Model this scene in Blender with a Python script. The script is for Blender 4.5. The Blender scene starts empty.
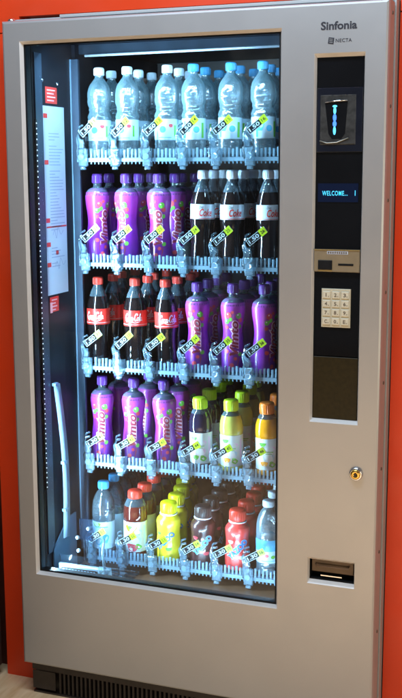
import bpy, bmesh, math, random
from mathutils import Vector, Matrix
random.seed(7)
R = math.radians
scene = bpy.context.scene
col = scene.collection

# ------------------------------------------------------------------ camera
cd = bpy.data.cameras.new('camera'); cam = bpy.data.objects.new('camera', cd); col.objects.link(cam)
cam.location = (1.430, -2.411, 1.364)
cam.rotation_euler = (R(80.23), R(0.235), R(20.31))
cd.sensor_fit = 'HORIZONTAL'; cd.sensor_width = 36.0
cd.lens = 1052.1 * 36.0 / 402.0
cd.clip_start = 0.05; cd.clip_end = 60
scene.camera = cam

# ------------------------------------------------------------------ room light
w = bpy.data.worlds.new('World'); scene.world = w; w.use_nodes = True
bg = w.node_tree.nodes['Background']; bg.inputs[0].default_value = (0.58, 0.57, 0.57, 1); bg.inputs[1].default_value = 0.20

def area(name, loc, target, sx, sy, power, color):
    l = bpy.data.lights.new(name, 'AREA'); l.shape = 'RECTANGLE'; l.size = sx; l.size_y = sy
    l.energy = power; l.color = color
    o = bpy.data.objects.new(name, l); col.objects.link(o); o.location = loc
    o.rotation_euler = (Vector(target) - Vector(loc)).to_track_quat('-Z', 'Y').to_euler()
    return o
area('ceiling_light', (0.62, -0.85, 2.65), (0.62, 0.0, 1.45), 1.3, 0.30, 35, (0.70, 0.85, 1.0))
dl = area('floor_fill_light', (0.9, -2.3, 3.0), (0.9, -2.29, -0.1), 0.8, 0.8, 76, (0.97, 0.98, 1.0)); dl.data.spread = R(75)  # added lamp, narrowed to brighten only the floor that the door reflects
area('warm_room_light', (3.0, -1.75, 0.95), (0.5, 0.0, 0.6), 0.9, 1.3, 14, (1.0, 0.88, 0.62))
area('cabinet_light_left', (0.066, 0.066, 0.94), (0.42, 0.36, 0.94), 0.012, 1.40, 34.0, (0.48, 0.78, 1.0))
area('cabinet_light_right', (0.725, 0.068, 0.94), (0.36, 0.36, 0.94), 0.012, 1.40, 40.0, (0.48, 0.78, 1.0))
area('cabinet_fill_top', (0.39, 0.085, 1.655), (0.39, 0.33, 1.35), 0.60, 0.015, 4.5, (0.42, 0.76, 1.0))  # added fill lamp to even out the light on the shelves
area('cabinet_fill_bottom', (0.52, 0.080, 0.232), (0.50, 0.30, 0.36), 0.36, 0.012, 2.4, (0.45, 0.76, 1.0))  # added fill lamp, hidden below the sill, to brighten the bottom row
for n in ('cabinet_light_left', 'cabinet_light_right'):
    o = bpy.data.objects[n]
    d = Vector((0.45, 0.14, 0)) if 'left' in n else Vector((-0.45, 0.14, 0))
    z = -d.normalized(); y = Vector((0, 0, 1)); x = y.cross(z)
    o.rotation_euler = Matrix((x, y, z)).transposed().to_euler()

vs = scene.view_settings
vs.view_transform = 'Standard'; vs.look = 'None'; vs.gamma = 1; vs.exposure = 0.0
scene.render.engine = 'CYCLES'
scene.cycles.transparent_max_bounces = 40
scene.cycles.max_bounces = 10
scene.cycles.caustics_reflective = False; scene.cycles.caustics_refractive = False

# ------------------------------------------------------------------ materials
MATS = {}
def mat(name, c, rough=0.5, metal=0.0, coat=0.0, emit=None, es=0.0, noise=0.0, nscale=20.0, bump=0.0, bscale=80.0, spec=0.5):
    if name in MATS: return MATS[name]
    m = bpy.data.materials.new(name); m.use_nodes = True; nt = m.node_tree; b = nt.nodes['Principled BSDF']
    b.inputs['Base Color'].default_value = (*c, 1); b.inputs['Roughness'].default_value = rough
    b.inputs['Metallic'].default_value = metal; b.inputs['Coat Weight'].default_value = coat
    b.inputs['Coat Roughness'].default_value = 0.05; b.inputs['Specular IOR Level'].default_value = spec
    if emit: b.inputs['Emission Color'].default_value = (*emit, 1); b.inputs['Emission Strength'].default_value = es
    tc = nt.nodes.new('ShaderNodeTexCoord')
    if noise:
        n = nt.nodes.new('ShaderNodeTexNoise'); n.inputs['Scale'].default_value = nscale; n.inputs['Detail'].default_value = 5
        nt.links.new(tc.outputs['Object'], n.inputs['Vector'])
        r = nt.nodes.new('ShaderNodeValToRGB')
        r.color_ramp.elements[0].position = 0.3; r.color_ramp.elements[1].position = 0.7
        r.color_ramp.elements[0].color = (*[v*(1-noise) for v in c], 1); r.color_ramp.elements[1].color = (*[min(1, v*(1+noise)) for v in c], 1)
        nt.links.new(n.outputs[0], r.inputs[0]); nt.links.new(r.outputs[0], b.inputs['Base Color'])
    if bump:
        n = nt.nodes.new('ShaderNodeTexNoise'); n.inputs['Scale'].default_value = bscale; n.inputs['Detail'].default_value = 3
        nt.links.new(tc.outputs['Object'], n.inputs['Vector'])
        bp = nt.nodes.new('ShaderNodeBump'); bp.inputs['Strength'].default_value = bump; bp.inputs['Distance'].default_value = 0.002
        nt.links.new(n.outputs[0], bp.inputs['Height']); nt.links.new(bp.outputs[0], b.inputs['Normal'])
    MATS[name] = m; return m

def clear(name, tint, body=0.25, bodycol=(0.8, 0.9, 1.0), rough=0.06, ior=1.5, bump=0.25, bscale=60.0, gl=1.0, refr=0.0, edge=0.0):
    """thin clear plastic: see-through tint + a little milky scatter + fresnel gloss"""
    if name in MATS: return MATS[name]
    m = bpy.data.materials.new(name); m.use_nodes = True; nt = m.node_tree; nt.nodes.clear()
    N = nt.nodes.new; L = nt.links.new
    out = N('ShaderNodeOutputMaterial'); tr = N('ShaderNodeBsdfTransparent'); tr.inputs[0].default_value = (*tint, 1)
    df = N('ShaderNodeBsdfDiffuse'); df.inputs[0].default_value = (*bodycol, 1)
    tl = N('ShaderNodeBsdfTranslucent'); tl.inputs[0].default_value = (*bodycol, 1)
    m0 = N('ShaderNodeMixShader'); m0.inputs[0].default_value = 0.5; L(df.outputs[0], m0.inputs[1]); L(tl.outputs[0], m0.inputs[2])
    m1 = N('ShaderNodeMixShader'); m1.inputs[0].default_value = body; L(tr.outputs[0], m1.inputs[1]); L(m0.outputs[0], m1.inputs[2])
    if edge:
        lw = N('ShaderNodeLayerWeight'); lw.inputs[0].default_value = 0.35
        me_ = N('ShaderNodeMath'); me_.operation = 'MULTIPLY_ADD'; me_.inputs[1].default_value = edge; me_.inputs[2].default_value = body; me_.use_clamp = True
        L(lw.outputs['Facing'], me_.inputs[0]); L(me_.outputs[0], m1.inputs[0])
    rf = None
    if refr:
        rf = N('ShaderNodeBsdfRefraction'); rf.inputs[0].default_value = (*tint, 1); rf.inputs['IOR'].default_value = 1.25; rf.inputs['Roughness'].default_value = 0.02
        mr = N('ShaderNodeMixShader'); mr.inputs[0].default_value = refr; L(tr.outputs[0], mr.inputs[1]); L(rf.outputs[0], mr.inputs[2]); L(mr.outputs[0], m1.inputs[1])
    g = N('ShaderNodeBsdfGlossy'); g.inputs['Roughness'].default_value = rough; g.inputs[0].default_value = (gl, gl, gl, 1)
    fr = N('ShaderNodeFresnel'); fr.inputs[0].default_value = ior
    m2 = N('ShaderNodeMixShader'); L(fr.outputs[0], m2.inputs[0]); L(m1.outputs[0], m2.inputs[1]); L(g.outputs[0], m2.inputs[2])
    if bump:
        tc = N('ShaderNodeTexCoord'); n = N('ShaderNodeTexNoise'); n.inputs['Scale'].default_value = bscale; n.inputs['Detail'].default_value = 2
        L(tc.outputs['Object'], n.inputs['Vector'])
        bp = N('ShaderNodeBump'); bp.inputs['Strength'].default_value = bump; bp.inputs['Distance'].default_value = 0.004
        L(n.outputs[0], bp.inputs['Height']); L(bp.outputs[0], g.inputs['Normal']); L(bp.outputs[0], fr.inputs['Normal'])
        if rf: L(bp.outputs[0], rf.inputs['Normal'])
    L(m2.outputs[0], out.inputs[0])
    MATS[name] = m; return m

def zgrad(name, stops, rough=0.3, coat=0.4, nscale=40, metal=0.0):
    """printed sleeve whose ink changes colour up the bottle (object z in metres)"""
    if name in MATS: return MATS[name]
    m = bpy.data.materials.new(name); m.use_nodes = True; nt = m.node_tree; b = nt.nodes['Principled BSDF']; L = nt.links.new
    tc = nt.nodes.new('ShaderNodeTexCoord'); sp = nt.nodes.new('ShaderNodeSeparateXYZ'); L(tc.outputs['Object'], sp.inputs[0])
    nz = nt.nodes.new('ShaderNodeTexNoise'); nz.inputs['Scale'].default_value = nscale; L(tc.outputs['Object'], nz.inputs['Vector'])
    ma = nt.nodes.new('ShaderNodeMath'); ma.operation = 'MULTIPLY_ADD'; L(sp.outputs[2], ma.inputs[0]); ma.inputs[1].default_value = 4.0
    mb = nt.nodes.new('ShaderNodeMath'); mb.operation = 'MULTIPLY_ADD'; L(nz.outputs[0], mb.inputs[0]); mb.inputs[1].default_value = 0.25; mb.inputs[2].default_value = -0.125
    L(mb.outputs[0], ma.inputs[2])
    r = nt.nodes.new('ShaderNodeValToRGB'); L(ma.outputs[0], r.inputs[0])
    while len(r.color_ramp.elements) < len(stops): r.color_ramp.elements.new(0.5)
    for e, (p, c) in zip(r.color_ramp.elements, stops): e.position = p*4.0; e.color = (*c, 1)
    L(r.outputs[0], b.inputs['Base Color']); b.inputs['Roughness'].default_value = rough; b.inputs['Coat Weight'].default_value = coat
    b.inputs['Metallic'].default_value = metal
    MATS[name] = m; return m

silver = mat('silver_paint', (0.43, 0.435, 0.45), rough=0.40, metal=0.55, noise=0.03, nscale=5, bump=0.05, bscale=900)
silver_lit_edge = mat('lit_edge_silver', (0.74, 0.73, 0.73), rough=0.28, metal=0.1, noise=0.04, nscale=30)  # same casing, paler: the lit look of the bevels put into the colour
side_metal = mat('side_metal', (0.38, 0.41, 0.43), rough=0.6, metal=0.0, noise=0.05, nscale=10)
def paint_wear(m, lo, hi, sc):
    nt = m.node_tree; b = nt.nodes['Principled BSDF']; tc = nt.nodes.new('ShaderNodeTexCoord'); n = nt.nodes.new('ShaderNodeTexNoise')
    n.inputs['Scale'].default_value = sc; n.inputs['Detail'].default_value = 10; n.inputs['Distortion'].default_value = 1.2
    r = nt.nodes.new('ShaderNodeMapRange'); r.inputs[1].default_value = 0.35; r.inputs[2].default_value = 0.7; r.inputs[3].default_value = lo; r.inputs[4].default_value = hi
    nt.links.new(tc.outputs['Object'], n.inputs['Vector']); nt.links.new(n.outputs[0], r.inputs[0]); nt.links.new(r.outputs[0], b.inputs['Roughness'])
paint_wear(silver, 0.385, 0.435, 4.5)
black_gloss = mat('black_gloss', (0.004, 0.0045, 0.006), rough=0.12, coat=0.25, spec=0.3, noise=0.2, nscale=8)
olive_gloss = mat('olive_gloss', (0.018, 0.013, 0.003), rough=0.4, coat=0.0, spec=0.25, noise=0.25, nscale=120)
black = mat('black_plastic', (0.008, 0.009, 0.011), rough=0.55, spec=0.15, noise=0.2, nscale=40)
inner_black = mat('cabinet_black', (0.005, 0.006, 0.010), rough=0.45, spec=0.12, noise=0.3, nscale=12)
tag_black = mat('tag_black', (0.006, 0.006, 0.008), rough=0.8, spec=0.1, noise=0.1)
tag_print = mat('tag_print', (0.34, 0.44, 0.48), rough=0.5, noise=0.05)
inner_back = mat('cabinet_back', (0.17, 0.14, 0.13), rough=0.6, noise=0.4, nscale=6)  # brownish reflections and extra light in the gaps put into the back colour
inner_brown = mat('cabinet_floor', (0.085, 0.042, 0.022), rough=0.35, noise=0.25, nscale=10)  # brown of the room floor's reflection put into the cabinet floor colour
steel_blue = mat('blue_steel', (0.20, 0.33, 0.46), rough=0.35, metal=0.5, noise=0.1, nscale=15)
dark_steel = mat('dark_steel', (0.025, 0.045, 0.075), rough=0.45, metal=0.3, noise=0.2, nscale=10)
chrome = mat('chrome', (0.75, 0.75, 0.76), rough=0.15, metal=1.0, noise=0.03)
brass = mat('brass', (0.80, 0.50, 0.12), rough=0.22, metal=1.0, noise=0.08, nscale=60)
tan_metal = mat('tan_metal', (0.32, 0.265, 0.18), rough=0.38, metal=0.5, noise=0.06, nscale=60)
cream = mat('cream_plastic', (0.52, 0.49, 0.38), rough=0.45, noise=0.03)
cream2 = mat('cream_button', (0.60, 0.57, 0.46), rough=0.4, noise=0.03)
grey_ink = mat('grey_ink', (0.12, 0.10, 0.08), rough=0.6, noise=0.1)
ink = mat('dark_ink', (0.025, 0.025, 0.035), rough=0.5, noise=0.1)
white = mat('white_print', (0.80, 0.84, 0.88), rough=0.5, noise=0.03)
paper = mat('paper', (0.42, 0.48, 0.56), rough=0.6, noise=0.05, nscale=12)
paper_ink = mat('paper_ink', (0.26, 0.30, 0.40), rough=0.6, noise=0.1)
red_print = mat('red_print', (0.62, 0.03, 0.02), rough=0.45, noise=0.08)
led_white = mat('led_white', (0.9, 0.95, 1), emit=(0.75, 0.88, 1.0), es=1.1, noise=0.01)
led_blue = mat('led_blue', (0.1, 0.3, 1), emit=(0.01, 0.10, 1.0), es=1.5, noise=0.01)
led_cyan = mat('led_cyan', (0.1, 0.7, 1), emit=(0.08, 0.42, 1.0), es=1.3, noise=0.01)
vfd = mat('display_glow', (0.1, 0.7, 1), emit=(0.02, 0.45, 0.85), es=0.95, noise=0.01)
vfd_bg = mat('display_back', (0.002, 0.005, 0.02), rough=0.15, coat=0.2, emit=(0.0, 0.02, 0.10), es=0.12, noise=0.05)
grey_cup = mat('sensor_grey', (0.035, 0.036, 0.037), rough=0.2, coat=0.5, noise=0.4, nscale=90)
bronze = mat('bronze_flap', (0.10, 0.065, 0.04), rough=0.35, metal=0.2, noise=0.15, nscale=30)
tray_plastic = clear('tray_plastic', (0.86, 0.93, 1.0), body=0.50, bodycol=(0.50, 0.80, 1.0), rough=0.18, bump=0.4, bscale=200)
clip_plastic = clear('clip_plastic', (0.90, 0.97, 1.0), body=0.30, bodycol=(0.50, 0.80, 1.0), rough=0.12, bump=0.45, bscale=120, ior=1.7)
divider_plastic = clear('divider_plastic', (0.97, 0.985, 1.0), body=0.008, bodycol=(0.7, 0.85, 1.0), rough=0.12, bump=0.3, bscale=30)
yellow_tag = mat('yellow_tag', (0.33, 0.44, 0.003), rough=0.4, noise=0.05)

def glass_pane_mat():
    m = bpy.data.materials.new('window_glass'); m.use_nodes = True; nt = m.node_tree; nt.nodes.clear(); N = nt.nodes.new; L = nt.links.new
    out = N('ShaderNodeOutputMaterial'); tr = N('ShaderNodeBsdfTransparent'); tr.inputs[0].default_value = (0.97, 0.985, 1.0, 1)
    g = N('ShaderNodeBsdfGlossy'); g.inputs['Roughness'].default_value = 0.02; g.inputs[0].default_value = (0.42, 0.40, 0.38, 1)
    fr = N('ShaderNodeFresnel'); fr.inputs[0].default_value = 1.5; mx = N('ShaderNodeMixShader')
    L(fr.outputs[0], mx.inputs[0]); L(tr.outputs[0], mx.inputs[1]); L(g.outputs[0], mx.inputs[2])
    tc = N('ShaderNodeTexCoord'); mp = N('ShaderNodeMapping'); mp.inputs['Scale'].default_value = (3.0, 1, 1.2); mp.inputs['Rotation'].default_value = (0, 0.5, 0)
    n = N('ShaderNodeTexNoise'); n.inputs['Scale'].default_value = 3.5; n.inputs['Detail'].default_value = 9; n.inputs['Distortion'].default_value = 0.6
    L(tc.outputs['Object'], mp.inputs[0]); L(mp.outputs[0], n.inputs['Vector'])
    r = N('ShaderNodeMapRange'); r.inputs[1].default_value = 0.48; r.inputs[2].default_value = 0.75; r.inputs[3].default_value = 0.0; r.inputs[4].default_value = 0.022; L(n.outputs[0], r.inputs[0])
    d = N('ShaderNodeBsdfDiffuse'); d.inputs[0].default_value = (0.7, 0.66, 0.62, 1); m3 = N('ShaderNodeMixShader')
    L(r.outputs[0], m3.inputs[0]); L(mx.outputs[0], m3.inputs[1]); L(d.outputs[0], m3.inputs[2]); L(m3.outputs[0], out.inputs[0])
    return m
window_glass = glass_pane_mat()

# ------------------------------------------------------------------ mesh helpers
class MB:
    def __init__(s): s.bm = bmesh.new()
    def poly(s, pts, mi=0, smooth=False):
        f = s.bm.faces.new([s.bm.verts.new(p) for p in pts]); f.material_index = mi; f.smooth = smooth; return f
    def box(s, x0, x1, y0, y1, z0, z1, mi=0):
        v = [s.bm.verts.new((x, y, z)) for x in (x0, x1) for y in (y0, y1) for z in (z0, z1)]
        for q in ((0, 1, 3, 2), (4, 6, 7, 5), (0, 4, 5, 1), (2, 3, 7, 6), (0, 2, 6, 4), (1, 5, 7, 3)):
            f = s.bm.faces.new([v[i] for i in q]); f.material_index = mi
        return v
    def rbox(s, x0, x1, y0, y1, z0, z1, r, mi=0):
        """box with its front face (towards -y) chamfered"""
        a = [(x0, z0), (x1, z0), (x1, z1), (x0, z1)]; b = [(x0+r, z0+r), (x1-r, z0+r), (x1-r, z1-r), (x0+r, z1-r)]
        A = [s.bm.verts.new((x, y1, z)) for x, z in a]; B = [s.bm.verts.new((x, y0+r, z)) for x, z in a]; C_ = [s.bm.verts.new((x, y0, z)) for x, z in b]
        fs = [s.bm.faces.new(C_), s.bm.faces.new(A[::-1])]
        for i in range(4):
            j = (i+1) % 4
            fs.append(s.bm.faces.new((A[i], A[j], B[j], B[i]))); fs.append(s.bm.faces.new((B[i], B[j], C_[j], C_[i])))
        for f in fs: f.material_index = mi
    def lathe(s, prof, seg=28, mi=0, c=(0, 0), axis='Z', origin=(0, 0, 0), close=True, smooth=True, a0=0.0, a1=2*math.pi):
        rings = []; full = abs(a1-a0-2*math.pi) < 1e-6; n = seg if full else seg+1
        for r, z in prof:
            ring = []
            for i in range(n):
                a = a0+(a1-a0)*i/seg; p = (r*math.cos(a), r*math.sin(a), z)
                if axis == 'Y': p = (p[0], p[2], p[1])
                ring.append(s.bm.verts.new((p[0]+origin[0]+c[0], p[1]+origin[1]+c[1], p[2]+origin[2])))
            rings.append(ring)
        for k in range(len(rings)-1):
            m_ = mi[k] if isinstance(mi, (list, tuple)) else mi
            for i in range(seg):
                j = (i+1) % n
                f = s.bm.faces.new((rings[k][i], rings[k][j], rings[k+1][j], rings[k+1][i])); f.material_index = m_; f.smooth = smooth
        if close and full:
            f = s.bm.faces.new(rings[0][::-1]); f.material_index = mi[0] if isinstance(mi, (list, tuple)) else mi
            f = s.bm.faces.new(rings[-1]); f.material_index = mi[-1] if isinstance(mi, (list, tuple)) else mi
    def tube(s, path, r, seg=8, mi=0):
        P = [Vector(p) for p in path]; rings = []
        for i, p in enumerate(P):
            t = (P[min(i+1, len(P)-1)]-P[max(i-1, 0)]).normalized()
            u = t.cross(Vector((0, 0, 1))); u = t.cross(Vector((1, 0, 0))) if u.length < 0.1 else u
            u.normalize(); v = t.cross(u)
            rings.append([s.bm.verts.new(p+u*r*math.cos(2*math.pi*k/seg)+v*r*math.sin(2*math.pi*k/seg)) for k in range(seg)])
        for a, b in zip(rings, rings[1:]):
            for k in range(seg):
                f = s.bm.faces.new((a[k], a[(k+1) % seg], b[(k+1) % seg], b[k])); f.material_index = mi; f.smooth = True
        f = s.bm.faces.new(rings[0][::-1]); f.material_index = mi; f = s.bm.faces.new(rings[-1]); f.material_index = mi
    def build(s, name, mats, parent=None, weld=False, bevel=0):
        if weld: bmesh.ops.remove_doubles(s.bm, verts=s.bm.verts, dist=1e-5)
        bmesh.ops.recalc_face_normals(s.bm, faces=s.bm.faces)
        me = bpy.data.meshes.new(name); s.bm.to_mesh(me); s.bm.free()
        for m in (mats if isinstance(mats, (list, tuple)) else [mats]): me.materials.append(m)
        o = bpy.data.objects.new(name, me); col.objects.link(o)
        if parent: o.parent = parent
        if bevel:
            b = o.modifiers.new('bevel', 'BEVEL'); b.width = bevel; b.segments = 2; b.limit_method = 'ANGLE'
        return o

def empty(name, loc=(0, 0, 0)):
    o = bpy.data.objects.new(name, None); col.objects.link(o); o.location = loc; o.empty_display_size = 0.05; return o
def tag(o, label=None, cat=None, group=None, kind=None):
    if label: o['label'] = label
    if cat: o['category'] = cat
    if group: o['group'] = group
    if kind: o['kind'] = kind
    return o

def text_polys(s, size=1.0, bold=0.0, shear=0.0, spacing=1.0):
    """glyph outlines filled: returns (verts2d, faces) centred on the origin"""
    cu = bpy.data.curves.new('t', 'FONT'); cu.body = s; cu.size = size; cu.offset = bold*size; cu.shear = shear; cu.space_character = spacing
    cu.resolution_u = 3; cu.fill_mode = 'FRONT'
    o = bpy.data.objects.new('t', cu); col.objects.link(o)
    dg = bpy.context.evaluated_depsgraph_get(); me = bpy.data.meshes.new_from_object(o.evaluated_get(dg))
    V = [(v.co.x, v.co.y) for v in me.vertices]; F = [tuple(p.vertices) for p in me.polygons]
    bpy.data.objects.remove(o); bpy.data.curves.remove(cu); bpy.data.meshes.remove(me)
    xs = [v[0] for v in V]; ys = [v[1] for v in V]; cx = (min(xs)+max(xs))/2; cy = (min(ys)+max(ys))/2
    return [(x-cx, y-cy) for x, y in V], F, max(xs)-min(xs), max(ys)-min(ys)
_tc = {}
def fit_text(s, wid, hei, **kw):
    key = (s, wid, hei, tuple(kw.items()))
    if key not in _tc:
        V, F, w_, h_ = text_polys(s, 1.0, **kw)
        _tc[key] = ([(x*wid/w_, y*hei/h_) for x, y in V], F)
    return _tc[key]
def put2d(mb, VF, fn, mi):
    V, F = VF; vs_ = [mb.bm.verts.new(fn(x, y)) for x, y in V]
    for f in F:
        try: q = mb.bm.faces.new([vs_[i] for i in f]); q.material_index = mi
        except ValueError: pass
def rotated(VF, ang, dx=0, dy=0):
    c, s_ = math.cos(ang), math.sin(ang)
    return ([(x*c-y*s_+dx, x*s_+y*c+dy) for x, y in VF[0]], VF[1])
def blob(cx, cy, rx, ry, n=14, wob=0.0, ph=0.0):
    return ([(cx+rx*(1+wob*math.sin(3*a+ph))*math.cos(a), cy+ry*(1+wob*math.cos(2*a+ph))*math.sin(a)) for a in [2*math.pi*i/n for i in range(n)]], [tuple(range(n))])
def ribbon(pts, wd, n=6):
    """smooth stroke through pts with width wd -> quads"""
    P = []
    Q = [pts[0]]+list(pts)+[pts[-1]]
    for i in range(1, len(Q)-2):
        for k in range(n):
            t = k/n; a, b, c, d = Q[i-1], Q[i], Q[i+1], Q[i+2]
            P.append(tuple(0.5*((2*b[j])+(-a[j]+c[j])*t+(2*a[j]-5*b[j]+4*c[j]-d[j])*t*t+(-a[j]+3*b[j]-3*c[j]+d[j])*t**3) for j in (0, 1)))
    P.append(tuple(pts[-1])); V = []; F = []
    for i, p in enumerate(P):
        a = P[max(i-1, 0)]; b = P[min(i+1, len(P)-1)]; dx, dy = b[0]-a[0], b[1]-a[1]; l = math.hypot(dx, dy) or 1
        # pen held at a slant: strokes going down are thicker
        wk = wd*(0.55+0.6*abs(dy)/l)/2
        V += [(p[0]-dy/l*wk, p[1]+dx/l*wk), (p[0]+dy/l*wk, p[1]-dx/l*wk)]
        if i: F.append((2*i-2, 2*i-1, 2*i+1, 2*i))
    return V, F
def merge(L_):
    V = []; F = []
    for v, f in L_:
        o = len(V); V += v; F += [tuple(i+o for i in q) for q in f]
    return V, F
def script_cola():
    """flowing script lettering, unit height about 1, width about 5.6"""
    S = []; W = 0.17
    def o_(x): S.append(ribbon([(x+.3, .50), (x+.08, .40), (x+.05, .12), (x+.25, .0), (x+.42, .15), (x+.42, .38), (x+.28, .50), (x+.5, .44)], W))
    def c_(x): S.append(ribbon([(x+.42, .42), (x+.28, .50), (x+.08, .32), (x+.1, .06), (x+.3, .0), (x+.52, .16)], W))
    def a_(x): S.append(ribbon([(x+.42, .45), (x+.25, .50), (x+.06, .30), (x+.1, .04), (x+.28, .05), (x+.42, .28), (x+.44, .46), (x+.42, .1), (x+.52, .0), (x+.66, .12)], W))
    def C_(x): S.append(ribbon([(x+.80, .78), (x+.70, 1.0), (x+.42, .98), (x+.14, .62), (x+.12, .22), (x+.34, .0), (x+.66, .10), (x+.80, .30)], W*1.25))
    C_(0); o_(.78); c_(1.28); a_(1.80)
    S.append(ribbon([(2.46, .25), (2.68, .30)], W))
    C_(2.68); o_(3.46)
    S.append(ribbon([(3.95, .2), (4.22, .65), (4.28, .98), (4.12, .95), (4.05, .4), (4.12, .04), (4.28, .08)], W)); a_(4.28)
    S.append(ribbon([(.5, -.22), (1.4, -.08), (2.3, -.24), (3.3, -.3), (4.4, -.12)], W*.8))
    V, F = merge(S); V = [(x+y*.18-2.5, y-.4) for x, y in V]
    return V, F
COLA = script_cola()
def scaled(VF, sx, sy=None, dx=0, dy=0): return ([(x*sx+dx, y*(sy or sx)+dy) for x, y in VF[0]], VF[1])

# ------------------------------------------------------------------ the room: wall, floor, the dark unit at the left
ZF = -0.10; WALL = 0.10
orange = mat('orange_laminate', (0.73, 0.050, 0.008), rough=0.42, noise=0.05, nscale=4, bump=0.04, bscale=300)
orange_side = mat('seam_dark', (0.10, 0.02, 0.01), rough=0.7, noise=0.2)
def floor_mat():
    m = mat('floor_vinyl', (0.52, 0.34, 0.18), rough=0.4, bump=0.05, bscale=60); nt = m.node_tree; b = nt.nodes['Principled BSDF']
    tc = nt.nodes.new('ShaderNodeTexCoord'); mp = nt.nodes.new('ShaderNodeMapping'); mp.inputs['Scale'].default_value = (8, 1.2, 1)
    n = nt.nodes.new('ShaderNodeTexNoise'); n.inputs['Scale'].default_value = 6; n.inputs['Detail'].default_value = 8
    r = nt.nodes.new('ShaderNodeValToRGB'); r.color_ramp.elements[0].color = (0.62, 0.40, 0.20, 1); r.color_ramp.elements[1].color = (0.85, 0.62, 0.38, 1)
    r.color_ramp.elements[0].position = 0.3; r.color_ramp.elements[1].position = 0.7
    nt.links.new(tc.outputs['Object'], mp.inputs[0]); nt.links.new(mp.outputs[0], n.inputs['Vector']); nt.links.new(n.outputs[0], r.inputs[0]); nt.links.new(r.outputs[0], b.inputs['Base Color'])
    return m
m = MB(); m.poly([(-5, -6, ZF), (7, -6, ZF), (7, 1.2, ZF), (-5, 1.2, ZF)])
tag(m.build('floor', floor_mat()), kind='structure')

m = MB()
SEAM = 1.715
for x0, x1 in ((-0.112, -0.004), (0.990, 3.2)):
    m.box(x0, x1, WALL, WALL+0.05, ZF, SEAM-0.0015); 
m.box(-0.112, 3.2, WALL, WALL+0.05, 1.90, 3.2) if False else None
for x0, x1 in ((-1.6, -0.004), (0.990, 3.2)):
    m.box(x0, x1, WALL, WALL+0.05, SEAM+0.0015, 1.755)
m.box(-1.6, 3.2, WALL, WALL+0.05, 1.755, 3.1)
m.box(-1.6, 3.2, WALL+0.051, WALL+0.06, 1.76, 3.1, 1)
for x0, x1 in ((-1.6, -0.004), (0.990, 3.2)): m.box(x0, x1, WALL+0.051, WALL+0.06, ZF, 1.759, 1)
tag(m.build('orange_wall', [orange, orange_side], weld=False), 'glossy orange panelled wall surrounding the silver vending machine, thin seam near its top', 'wall')

side_dark = mat('dark_brown_laminate', (0.045, 0.030, 0.026), rough=0.4, noise=0.25, nscale=9)
paint_wear(orange, 0.34, 0.52, 5.0)
r_ = empty('dark_cabinet', (-0.42, -0.15, ZF))
tag(r_, 'dark brown cabinet at the far left edge beside the orange wall', 'cabinet')
m = MB(); m.box(0.0, 0.295, -0.35, 0.245, 0.03, 1.25); o = m.build('body', side_dark, r_, bevel=0.004)
m = MB(); m.box(0.02, 0.285, -0.33, 0.235, 0.0, 0.029); m.build('plinth', black, r_)

# ------------------------------------------------------------------ the vending machine
W_, H_ = 0.984, 1.73
vm = empty('vending_machine', (W_/2, 0.4, ZF))
tag(vm, 'tall silver glass-fronted drinks vending machine built into the orange wall', 'vending machine')
OFF = Vector((-W_/2, -0.4, -ZF))
def part(mb, name, mats, parent=None, **kw):
    """world-space mesh attached to the machine"""
    for v in mb.bm.verts: v.co += OFF
    return mb.build(name, mats, parent or vm, **kw)

# door skin: front face as cells with three openings, rounded outer rim, chamfered openings
m = MB()
e = 0.007
xb = [e, 0.051, 0.737, 0.814, 0.932, W_-e]; zb = [e, 0.268, 0.348, 0.416, 0.759, 1.619, 1.679, H_-e]
holes = [(0.051, 0.737, 0.268, 1.679, 0.0055, 0.0065), (0.814, 0.932, 0.759, 1.619, 0.004, 0.008), (0.814, 0.932, 0.348, 0.416, 0.003, 0.008)]
for i in range(len(xb)-1):
    for k in range(len(zb)-1):
        cx, cz = (xb[i]+xb[i+1])/2, (zb[k]+zb[k+1])/2
        if any(h[0] < cx < h[1] and h[2] < cz < h[3] for h in holes): continue
        m.poly([(xb[i], 0, zb[k]), (xb[i+1], 0, zb[k]), (xb[i+1], 0, zb[k+1]), (xb[i], 0, zb[k+1])], 0)
def ring(x0, x1, z0, z1, y): return [(x0, y, z0), (x1, y, z0), (x1, y, z1), (x0, y, z1)]
rr = [ring(e, W_-e, e, H_-e, 0), ring(e*.4, W_-e*.4, e*.4, H_-e*.4, e*.35), ring(0, W_, 0, H_, e), ring(0, W_, 0, H_, 0.060), ring(0.02, W_-0.02, 0.02, H_-0.02, 0.060)]
for a, b in zip(rr, rr[1:]):
    for i in range(4): m.poly([a[i], a[(i+1) % 4], b[(i+1) % 4], b[i]], 3 if a is rr[2] or a is rr[3] else 0)
for x0, x1, z0, z1, ix, iz in holes:
    a = ring(x0, x1, z0, z1, 0); a2 = ring(x0+ix*.3, x1-ix*.3, z0+iz*.3, z1-iz*.3, 0.003); b = ring(x0+ix, x1-ix, z0+iz, z1-iz, 0.012); c = ring(x0+ix, x1-ix, z0+iz, z1-iz, 0.045)
    for p, q, mi in ((a, a2, 1), (a2, b, 1), (b, c, 2)):
        for i in range(4): m.poly([p[i], p[(i+1) % 4], q[(i+1) % 4], q[i]], mi)
door = part(m, 'door', [silver, silver_lit_edge, black, side_metal], weld=True)

m = MB(); m.box(0.0570, 0.7310, 0.016, 0.020, 0.2750, 1.6720); part(m, 'glass_pane', window_glass, door)
m = MB()   # black rubber seal round the glass
for b in ((0.0567, 0.0605, 0.275, 1.672), (0.7275, 0.7313, 0.275, 1.672), (0.0607, 0.7273, 0.2747, 0.2790), (0.0607, 0.7273, 1.6685, 1.6723)):
    m.box(b[0], b[1], 0.0125, 0.0155, b[2], b[3])
part(m, 'glass_seal', black, door)

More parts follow.
